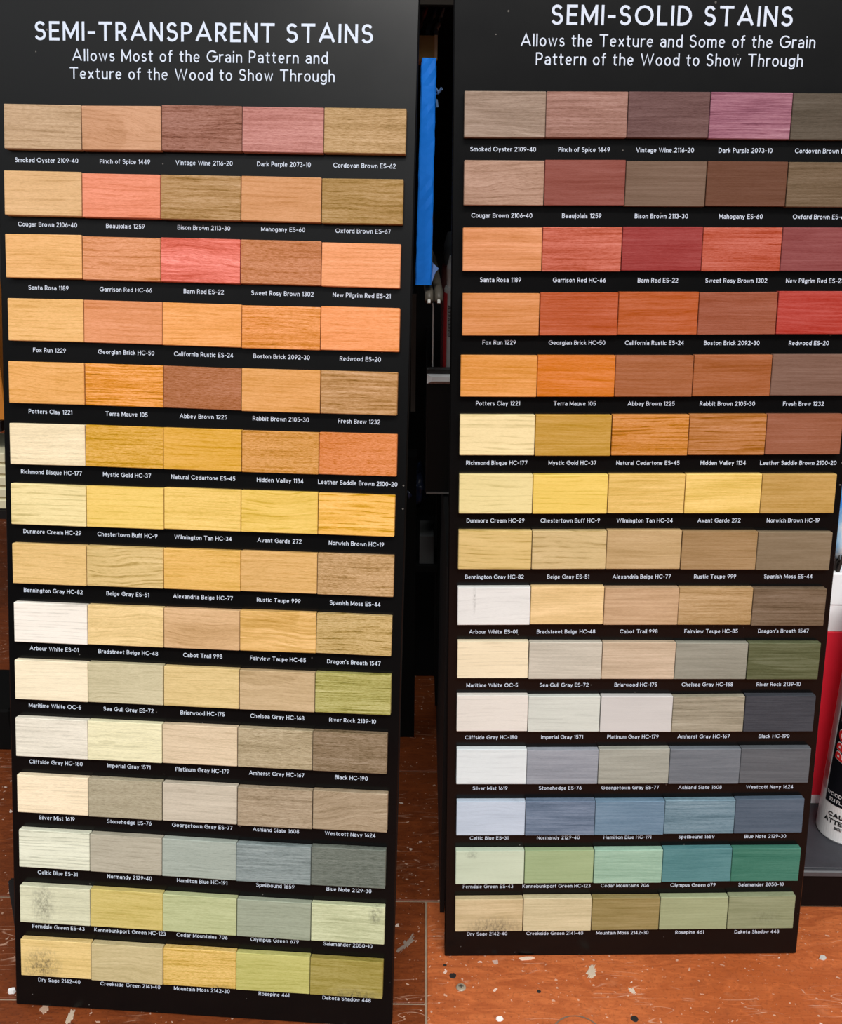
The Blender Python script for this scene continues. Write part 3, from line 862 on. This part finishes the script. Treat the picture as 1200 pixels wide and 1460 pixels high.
SLATE = plain('dusty_slate_top', (50, 51, 57), .6, var=.3, vscale=90, bump=.2, dust=.12)
part('base_deck', box_bm(.022, .92, .664, 1.03, .034, .0405, .0006), SLATE, SHF, 'dusty slate-grey deck top')
part('deck_trim', box_bm(.022, .92, .6605, .664, .0345, .0398, .0008), plain('scuffed_edge', (70, 72, 76), .5, var=.3, vscale=120), SHF, 'scuffed pale grey front edge')
part('kick_plate', box_bm(.022, .92, .664, .672, .003, .034, .0004), plain('brown_black_plate', (18, 11, 10), .7, spec=.1, var=.3, vscale=70, dust=.15), SHF, 'dark brown-black front plate with paint specks')
part('side_plate', box_bm(.0185, .022, .655, 1.03, .0, .30), BLACK, SHF)
part('back_panel', box_bm(-.33, .92, 1.03, 1.045, .0, 1.2), DEEP, SHF)
part('top_shelf', box_bm(-.33, .92, .79, 1.03, .668, .676), DEEP, SHF)
part('shelf_lip', box_bm(-.33, .92, .782, .79, .662, .69, .001), plain('shelf_edge', (26, 21, 15), .7, spec=.15), SHF)
part('upright_post', box_bm(-.034, -.0045, .905, .93, 0, .30), DEEP, SHF)
part('upright_post', box_bm(.016, .030, .90, 1.03, .0405, .30), DEEP, SHF)

# bin with chrome lip
BIN = empty('shelf_bin', (.2, .80, .302))
tag(BIN, 'black shelf bin with bright silver-white top lip behind the right-hand board', 'shelf bin')
bm = bmesh.new()
add_box(bm, .0035, .5, .80, .803, .302, .397, .0005)
add_box(bm, .0035, .0065, .803, 1.03, .302, .397, .0005)
add_box(bm, .0065, .5, .803, 1.03, .302, .306)
part('body', bm, plain('black_plastic', (11, 10, 10), .5, spec=.25), BIN)
bm = bmesh.new()
prof = [(0, .402), (-.004, .4005), (-.004, .397), (0, .394)]
va = [bm.verts.new((.0035 + (-y) * .9, .80 + y, z)) for y, z in prof]
vb_ = [bm.verts.new((.5, .80 + y, z)) for y, z in prof]
for i in range(3):
    bm.faces.new((va[i], vb_[i], vb_[i + 1], va[i + 1]))
bm.faces.new(va)
bm.faces.new((va[3], vb_[3], vb_[0], va[0]))
bmesh.ops.recalc_face_normals(bm, faces=bm.faces[:])
part('chrome_lip', bm, plain('chrome', (248, 248, 248), .3, metal=0.0, var=.02), BIN, 'bright silver-white front lip')  # non-metallic white: the chrome's bright reflection is put into the base colour
part('rim', box_bm(.0035, .5, .80, .806, .397, .4065, .0008), plain('grey_rim', (46, 46, 46), .5), BIN)
part('lower_trim', box_bm(.004, .5, .7985, .80, .302, .3033), plain('thin_trim', (120, 118, 116), .4, metal=.4), BIN)

# hooks under the taped panel
HM = plain('grey_brown_hook', (92, 86, 76), .45, spec=.4)
TIPM = plain('pale_hook_tip', (225, 225, 220), .35)
for hx, lab in ((.0040, 'left one of two grey pegboard hooks below the blue tape'), (.0108, 'right one of two grey pegboard hooks below the blue tape')):
    hk = empty('peg_hook', (hx, 1.03, .472))
    tag(hk, lab, 'hook', 'pegboard hooks')
    part('rod', tube(bmesh.new(), [(hx - .006, 1.03, .472), (hx - .003, .9, .478), (hx - .0012, .76, .4785), (hx, .732, .476), (hx, .726, .471)], .0031, 10), HM, hk, smooth=True)
    part('end_cap', tube(bmesh.new(), [(hx, .7263, .4725), (hx, .7245, .4695)], .0011, 10), TIPM, hk)

# panel edge wrapped in blue tape
BP = empty('taped_panel', (0, .725, .482))
tag(BP, 'upright panel edge wrapped in bright blue painter tape in the gap between the boards', 'panel')
TAPE = plain('blue_tape', (18, 128, 245), .55, spec=.3, var=.16, vscale=28, bump=.35)
bm = bmesh.new()
NZ = 26
rng = random.Random(3)
grid = []
for i in range(NZ + 1):
    t = i / NZ
    z = .482 + t * .1445
    xl = -.0055 + .0025 * t + rng.uniform(-.0002, .0002)
    xr = .0053 + .0014 * t + rng.uniform(-.0002, .0002)
    if i == NZ:
        xl += .0004
        xr -= .0004
    dz = rng.uniform(-.0003, .0003)
    grid.append([bm.verts.new(p) for p in ((xl, .785, z), (xl, .7258, z), (xl + .0008, .725 + dz, z), ((xl + xr) / 2, .7246 - dz, z), (xr - .0008, .725 + dz, z), (xr, .7258, z), (xr - .0003, .74, z))])
for a, b in zip(grid, grid[1:]):
    for k in range(6):
        bm.faces.new((a[k], a[k + 1], b[k + 1], b[k]))
bm.faces.new(grid[-1])
bm.faces.new(list(reversed(grid[0])))
bmesh.ops.recalc_face_normals(bm, faces=bm.faces[:])
part('tape_wrap', bm, TAPE, BP)
part('panel_core', box_bm(-.0015, .0060, .7405, 1.03, .4835, .624), plain('grey_panel_side', (88, 92, 98), .6), BP, 'grey side of the panel')
bm = bmesh.new()
fl = [bm.verts.new(p) for p in ((.0051, .728, .4985), (.0067, .731, .496), (.0105, .731, .4925), (.0082, .729, .4902), (.0053, .728, .482))]
bm.faces.new(fl)
ex = bmesh.ops.extrude_face_region(bm, geom=bm.faces[:])
bmesh.ops.translate(bm, verts=[g for g in ex['geom'] if isinstance(g, bmesh.types.BMVert)], vec=(0, .0004, 0))
bmesh.ops.recalc_face_normals(bm, faces=bm.faces[:])
part('tape_flap', bm, plain('blue_tape_back', (96, 130, 190), .6), BP, 'loose flap of tape')
bm = bmesh.new()
for p in (((.0064, .735, .609), (.0082, .733, .6065), (.0096, .732, .607), (.0110, .731, .608)), ((.0069, .735, .605), (.0084, .732, .6055), (.0104, .731, .609)), ((.0060, .735, .600), (.0072, .731, .6015), (.0079, .731, .597))):
    tube(bm, p, .0007, 6)
part('tape_shred', bm, plain('frayed_tape', (86, 118, 160), .7), BP, 'frayed scrap of blue tape')

# wooden block above, tools under the shelf
WB = mesh_obj('wooden_block', box_bm(-.012, .008, .83, .9, .6305, .6475, .0006), plain('raw_wood', (205, 160, 95), .7, var=.25, vscale=60))
tag(WB, 'small raw wood block showing above the blue taped panel', 'wood block')
part_ = mesh_obj('pale_edge', box_bm(.0062, .0083, .8285, .83, .6305, .6475), plain('sawn_edge', (240, 214, 170), .7), WB)
TM = [plain('tool_grey', (140, 134, 126), .4), plain('tool_red', (150, 76, 66), .45), plain('tool_dark', (84, 80, 80), .4)]
for i, (x0, x1, mt, lab) in enumerate(((-.0045, .0005, TM[1], 'dull red handled brush hanging left of two grey ones, top of the gap'), (.0025, .0075, TM[2], 'dark grey handled brush hanging in the middle, top of the gap'), (.0085, .0125, TM[0], 'lighter grey handled brush hanging rightmost, top of the gap'))):
    br = empty('paint_brush', (x1, .84, .70))
    tag(br, lab, 'brush', 'brushes in the gap')
    part('handle', tube(bmesh.new(), [(x0 - .0015, .836, .6505), (x0, .838, .655), ((x0 + x1) / 2, .839, .661), (x1, .8395, .6675)], [.0013, .002, .0018, .0012], 8), mt, br, smooth=True)
    part('ferrule', box_bm(x0 - .0032, x0 + .0002, .834, .838, .6478, .6515, .0003), TM[2], br)

# thin upright rod of a price strip
PR = mesh_obj('wire_divider', tube(bmesh.new(), [(.0078, .806, .4065), (.0078, .806, .4535), (.0070, .806, .4565)], .0006, 8), plain('bright_wire', (244, 242, 238), .35))
tag(PR, 'thin bright upright wire standing on the shelf bin rim', 'wire')

# tubes standing in the bin


def caulk(name, label, cx, cy, z0, r, h, mbody, mcap, group=None):
    t = empty(name, (cx, cy, z0))
    tag(t, label, 'tube', group)
    part('body', lathe(bmesh.new(), [(r * .96, z0), (r, z0 + .002), (r, z0 + h * .86), (r * .97, z0 + h * .87)], 40, cx, cy), mbody, t, smooth=False)
    part('cap', lathe(bmesh.new(), [(r * .9, z0 + h * .87), (r * .92, z0 + h * .95), (r * .8, z0 + h), (r * .3, z0 + h * 1.004)], 40, cx, cy), mcap, t, smooth=False)
    return t


RED = plain('dark_red_label', (120, 22, 28), .4)
GREYW = plain('grey_white_plastic', (150, 152, 152), .4, spec=.4)
MURK = plain('smoky_cap', (62, 66, 70), .35)
caulk('sealant_tube', 'dark red tube with smoky cap standing deepest in the bin', .0355, .876, .306, .0205, .197, plain('deep_red_label', (60, 14, 18), .45), MURK, 'tubes in the bin')
t2 = caulk('sealant_tube', 'grey-white tube with red stripe and barcode beside the right board edge', .0352, .835, .306, .0185, .183, GREYW, plain('pale_cap', (190, 192, 194), .35), 'tubes in the bin')


def cyl_patch(bm, cx, cy, r, a0, a1, z0, z1, n=12):
    vs = []
    for i in range(n + 1):
        a = a0 + (a1 - a0) * i / n
        vs.append((bm.verts.new((cx + r * math.sin(a), cy - r * math.cos(a), z0)), bm.verts.new((cx + r * math.sin(a), cy - r * math.cos(a), z1))))
    for p, q in zip(vs, vs[1:]):
        bm.faces.new((p[0], q[0], q[1], p[1]))
    return bm


part('red_stripe', cyl_patch(bmesh.new(), .0352, .835, .0187, R(-100), R(-60), .32, .461), plain('red_stripe', (150, 14, 24), .4), t2, 'red stripe')
bm = bmesh.new()
for i in range(24):
    z = .4515 - i * .00105
    cyl_patch(bm, .0352, .835, .0188, R(-56), R(-40), z, z + (.0006 if i % 3 else .0003), 4)
part('barcode', bm, plain('black_print', (14, 14, 14), .6), t2, 'black barcode')

# half-hidden goods low in the gap
bm = bmesh.new()
bmesh.ops.create_icosphere(bm, subdivisions=4, radius=1)
rng = random.Random(5)
from mathutils import noise as mnoise
for v in bm.verts:
    d = mnoise.noise(v.co * 2.3) * .3 + mnoise.noise(v.co * 6.0) * .14
    v.co = v.co * (1 + d)
    v.co = Vector((v.co.x * .015 - .008, v.co.y * .028 + .935, v.co.z * .022 + .262))
BAG = mesh_obj('plastic_bag', bm, plain('dark_blue_film', (34, 42, 66), .25, spec=.6, var=.4, vscale=60), smooth=True)
tag(BAG, 'crumpled dark blue plastic bag deep in the gap between the boards', 'bag')
CT = mesh_obj('carton', box_bm(-.001, .0125, .90, .94, .195, .224, .0005), plain('grey_card', (72, 74, 74), .8))
tag(CT, 'small grey carton on the shelf below the plastic bag', 'carton')
part('low_shelf', box_bm(-.0045, .016, .895, 1.03, .189, .195), DEEP, SHF)
STR = mesh_obj('hanging_strip', box_bm(-.0098, -.0058, .86, .8615, .355, .455), plain('grey_strip', (74, 72, 66), .6))
tag(STR, 'narrow dull grey strip hanging just behind the left board edge', 'strip')
part('strip_hook', tube(bmesh.new(), [(-.008, .862, .452), (-.008, 1.03, .458)], .0012, 6), BLACK, SHF)

# ---------------------------------------------------------------- right: box, sealant cartridge, bag on the deck
RB_ = empty('red_box', (.39, .80, .0405))
tag(RB_, 'red cardboard box with white top band standing on the shelf deck', 'box')
REDC = plain('red_card', (238, 38, 60), .5, var=.06)
WHC = plain('white_card', (246, 246, 248), .55, var=.03)
y0 = .746
part('white_foot', box_bm(.318, .46, y0 + .0004, y0 + .10, .0405, .0495, .0006), WHC, RB_, 'white bottom band')
part('red_body', box_bm(.318, .46, y0, y0 + .1004, .0495, .2065, .0006), REDC, RB_, 'red side')
part('white_band', box_bm(.318, .46, y0 + .0002, y0 + .1002, .2065, .2305, .0006), WHC, RB_, 'white upper band')
part('lid', box_bm(.3165, .4615, y0 - .0012, y0 + .1015, .2305, .2585, .001), plain('pale_lid', (244, 245, 247), .55, var=.04), RB_, 'white lid')

# light blue and white bag on the box
bm = bmesh.new()
bmesh.ops.create_icosphere(bm, subdivisions=4, radius=1)
for v in bm.verts:
    d = mnoise.noise(v.co * 1.7 + Vector((3, 1, 0))) * .22 + mnoise.noise(v.co * 5) * .08
    v.co = v.co * (1 + d)
    s_ = [math.copysign(abs(k) ** .5, k) for k in v.co]
    v.co = Vector((s_[0] * .047 + .361, s_[1] * .030 + .778, s_[2] * .042 + .305))
mtb, ntb, bb = new_mat('blue_white_film')
fv = noise(ntb, coords(ntb, (30, 30, 14), (4, 2.4, 1)), 1, 4, .6, .8)
ntb.links.new(ramp(ntb, fv, [(.34, lin((248, 252, 254))), (.44, lin((170, 216, 250))), (.56, lin((76, 160, 240)))]), bb.inputs['Base Color'])
bb.inputs['Roughness'].default_value = .3
BW = mesh_obj('plastic_bag', bm, mtb, smooth=True)
tag(BW, 'light blue and white plastic bag lying on top of the red box', 'bag')
bm = bmesh.new()
for i in range(60):
    a = rng.uniform(0, 6.28)
    b0 = Vector((.318 + rng.uniform(-.001, .014), y0 + .012 + rng.uniform(-.01, .02), .2587))
    tube(bm, [b0, b0 + Vector((math.cos(a) * .002, math.sin(a) * .003, .008)), b0 + Vector((math.cos(a) * .005, math.sin(a) * .004, .013 + rng.uniform(-.004, .004)))], [.0011, .0009, .0004], 5)
BRU = mesh_obj('bristle_tuft', bm, plain('dark_bristle', (40, 32, 26), .8, var=.5))
tag(BRU, 'tuft of dark bristles sticking out on the red box lid under the bag', 'brush')

# sealant cartridge
cx, cy, cz, cr_ = .3555, .7120, .0405, .0228
view = math.atan2(cx, cy)              # direction it faces: towards the middle of the floor in front
CG = empty('sealant_cartridge', (cx, cy, cz))
tag(CG, 'black and white sealant cartridge standing in front of the red box', 'cartridge')
part('body', lathe(bmesh.new(), [(cr_ * .96, cz), (cr_, cz + .0015), (cr_, cz + .205), (cr_ * .96, cz + .207)], 64, cx, cy), plain('white_tube', (232, 232, 232), .35, var=.02), CG, smooth=False)
part('nozzle', lathe(bmesh.new(), [(cr_ * .5, cz + .207), (cr_ * .45, cz + .215), (.006, cz + .219), (.003, cz + .28)], 24, cx, cy), plain('white_nozzle', (236, 236, 236), .35), CG, smooth=False)
TH0 = -view                             # angle 0 of cyl_patch looks to -Y; turn towards the camera side
part('label_panel', cyl_patch(bmesh.new(), cx, cy, cr_ + .0002, TH0 + R(-52), TH0 + R(70), .0742, .235, 30), plain('black_label', (16, 17, 22), .3, var=.1), CG, 'black label')
part('side_strip', cyl_patch(bmesh.new(), cx, cy, cr_ + .0002, TH0 + R(-76), TH0 + R(-56), .083, .235, 8), plain('pink_strip', (196, 150, 152), .4), CG, 'pale strip of red print')


def on_cyl(th_c, z_c, rot=False, slant=0.0, lift=.0004):
    def fn(x, y, e=0.0):
        r = cr_ + lift + e
        if rot:
            x, y = x + y * slant, y
            a, z = th_c - y / r, z_c + x
        else:
            a, z = th_c + x / r, z_c + y
        return (r * math.sin(a), -r * math.cos(a), z - cz)
    return fn


def cyl_text(name, s, cap, sw, th_left, z, mat, rot=False, slant=0.0, lift=.0004, track=.1):
    w = text_width(s, sw, track) * cap
    fn = on_cyl(TH0 + R(th_left) + (0 if rot else w / 2 / cr_), z + (w / 2 if rot else 0), rot, slant, lift)
    out = []
    for a, b, c, d in text_quads(s, cap, sw, None, track):      # cut along the stroke so that it follows the curve
        n = 6
        L = lambda u, v, t: tuple(u[k] + (v[k] - u[k]) * t for k in range(3))
        out += [[L(a, b, i / n), L(a, b, (i + 1) / n), L(d, c, (i + 1) / n), L(d, c, i / n)] for i in range(n)]
    return quads_obj(name, out, fn, mat, CG)


KINK = plain('black_ink', (20, 20, 22), .6)
RINK = plain('red_ink', (206, 36, 40), .5)
WINK = plain('white_ink', (228, 228, 230), .5)
cyl_text('caution_text', 'CAUTION', .0044, .24, -38, .0632, KINK, track=.08)['label'] = 'black bold words reading CAUTION'
cyl_text('caution_text', 'ATTENTION', .0044, .24, -46, .0572, KINK, track=.06)['label'] = 'black bold words reading ATTENTION'
cyl_text('caution_text', 'IRRITANT', .0030, .2, -20, .0525, KINK, track=.05)['label'] = 'small black word reading IRRITANT'
cyl_text('volume_text', 'WOODTONE', .0032, .15, -50, .0822, WINK, track=.1)
cyl_text('volume_text', '10.1 FL. OZ', .0032, .15, -42, .0768, WINK, track=.1)
cyl_text('brand_text', 'PRO STRE', .0095, .36, -22, .1135, WINK, True, .25, .0003, track=.045)
cyl_text('brand_text', 'PRO STRE', .0095, .22, -22, .1141, RINK, True, .25, .0005, track=.18)['label'] = 'red slanted letters outlined in white'
for k in range(2):
    cyl_text('side_print', 'IIIIIIIIIIIIIIIIIIII', .0030, .14, -64 + k * 9, .092, RINK, True, .2, .0004, track=.12)

# ---------------------------------------------------------------- left: slivers seen past the left board
LS = empty('shelving_rack', (-.62, 1.0, 0))
tag(LS, 'dark shelving rack at the far left edge behind the left board', 'shelving')
part('shelf', box_bm(-.85, -.419, .985, 1.16, .203, .212), BLACK, LS)
part('shelf', box_bm(-.85, -.417, .985, 1.16, .296, .306), BLACK, LS)
part('leg', box_bm(-.85, -.83, 1.13, 1.16, 0, .7), BLACK, LS)
part('leg', box_bm(-.45, -.43, 1.13, 1.16, 0, .7), BLACK, LS)
part('foot_box', box_bm(-.85, -.40, .873, .955, 0, .046, .002), DEEP, LS)
OB = mesh_obj('orange_board', box_bm(-.55, -.4125, .99, 1.02, .306, .455, .001), plain('orange_wood', (206, 128, 40), .6, var=.2, vscale=30))
tag(OB, 'orange wooden board standing on the rack at the far left edge', 'board')
bm = bmesh.new()
for i in range(5):
    add_box(bm, -.60, -.4185, .988, 1.06, .2125 + i * .0125, .2225 + i * .0125, .0012)
add_box(bm, -.598, -.421, .991, 1.057, .2125, .272)
SC = mesh_obj('slatted_crate', bm, plain('pale_slats', (226, 220, 186), .6, var=.08))
tag(SC, 'pale cream slatted crate on the rack at the far left edge', 'crate')

# ---------------------------------------------------------------- small things on the floor
bm = bmesh.new()
lathe(bm, [(.0036, 0), (.0036, .0004), (.0029, .0011), (.0012, .0013)], 28, .0329, .5794)
SCW = mesh_obj('screw', bm, plain('worn_steel', (158, 146, 128), .45, metal=.2, var=.35, vscale=400))
tag(SCW, 'flat cross-head screw sunk in the floor below the right board corner', 'screw')
bm = bmesh.new()
add_box(bm, .0329 - .0018, .0329 + .0018, .5794 - .0003, .5794 + .0003, .0011, .00145)
add_box(bm, .0329 - .0003, .0329 + .0003, .5794 - .0018, .5794 + .0018, .0011, .00145)
mesh_obj('cross_slot', bm, plain('slot_dark', (58, 50, 42), .7), SCW)


def blob(name, x, y, rx, ry, rgb, label, cat, group=None, h=.0006, seed=0, ang=0.0, n=22, jag=.35):
    rg = random.Random(seed)
    bm = bmesh.new()
    top, bot = [], []
    for i in range(n):
        a = 2 * math.pi * i / n
        k = 1 + rg.uniform(-jag, jag * .5)
        px, py = rx * k * math.cos(a), ry * k * math.sin(a)
        qx, qy = px * math.cos(ang) - py * math.sin(ang), px * math.sin(ang) + py * math.cos(ang)
        bot.append(bm.verts.new((x + qx, y + qy, 0)))
        top.append(bm.verts.new((x + qx * .85, y + qy * .85, h)))
    bm.faces.new(top)
    for i in range(n):
        j = (i + 1) % n
        bm.faces.new((bot[i], bot[j], top[j], top[i]))
    o = mesh_obj(name, bm, plain(name + '_colour', rgb, .7, var=.15, vscale=300))
    return tag(o, label, cat, group)


blob('paint_chip', .0590, .5515, .0026, .0024, (240, 236, 232), 'small square white paint chip on the floor below the right board, near the picture bottom', 'paint chip', h=.001, seed=2, n=9, jag=.2)
blob('paint_chip', -.2894, .5709, .0032, .0025, (236, 234, 232), 'white paint lump on the floor beside the lower left corner of the left board', 'paint chip', h=.0025, seed=4, n=12, jag=.3)
blob('wood_splinter', .0832, .6075, .0066, .0012, (226, 204, 182), 'pale wood splinter at the bottom edge of the right board', 'splinter', h=.0012, seed=5, ang=.12, n=12, jag=.3)
blob('paint_chip', .3068, .6117, .0030, .0024, (190, 186, 180), 'grey paint chip on the floor right of the right board bottom corner', 'paint chip', h=.0012, seed=6, n=9, jag=.3)
blob('paint_splatter', .1300, .5960, .0036, .0075, (196, 178, 156), 'pale paint splatter on the floor under the middle of the right board', 'paint splatter', h=.0004, seed=8, ang=-.3, n=34, jag=.35)
blob('paint_splatter', -.2615, .5560, .0035, .0045, (170, 140, 118), 'round tan paint drip below the lower left corner of the left board', 'paint splatter', h=.0005, seed=9, n=24, jag=.4)
blob('paint_splatter', -.2411, .5490, .0024, .0075, (186, 168, 146), 'long pale paint drip below the left board, right of the round tan drip', 'paint splatter', h=.0005, seed=10, n=34, jag=.35)
blob('paint_splatter', -.0075, .6210, .0030, .0130, (128, 112, 100), 'grey scuffed paint smear at the right foot of the left board', 'paint splatter', h=.0003, seed=11, ang=-.5, n=28, jag=.7)
blob('paint_splatter', .1570, .5780, .0022, .0040, (206, 188, 170), 'small pale paint drip right of the large splatter below the right board', 'paint splatter', h=.0004, seed=12, ang=.4, n=22, jag=.5)
HO = []
for x, y, r, lab in ((.0273, .5905, .0027, 'round dark hole in the floor just above the screw'), (.1539, .5530, .0029, 'round dark hole in the floor right of the can ring mark'),
                     (.0892, .5765, .0016, 'small dark hole in the floor between the screw and the ring mark'), (.0216, .6005, .0013, 'tiny dark hole in the floor at the lower left corner of the right board')):
    blob('floor_hole', x, y, r, r, (26, 22, 20), lab, 'hole', 'holes in the floor', h=.0002, seed=int(x * 1e4), n=18, jag=.15)
# ring mark left by a can
bm = bmesh.new()
rg = random.Random(21)
n = 60
ins, out = [], []
for i in range(n):
    a = 2 * math.pi * i / n
    w = .0007 + .0012 * abs(mnoise.noise(Vector((math.cos(a) * 2, math.sin(a) * 2, .3)))) + rg.uniform(0, .0004)
    r0 = .0172
    ins.append(bm.verts.new((.112 + (r0 - w / 2) * math.cos(a), .5375 + (r0 - w / 2) * math.sin(a), .0004)))
    out.append(bm.verts.new((.112 + (r0 + w / 2) * math.cos(a), .5375 + (r0 + w / 2) * math.sin(a), .0004)))
for i in range(n):
    j = (i + 1) % n
    if rg.random() > .06:
        bm.faces.new((ins[i], out[i], out[j], ins[j]))
RG = mesh_obj('can_ring_mark', bm, plain('ring_stain', (120, 96, 78), .7, var=.6, vscale=160))
tag(RG, 'grey-brown ring mark left by a can, cut by the bottom of the picture', 'ring mark')
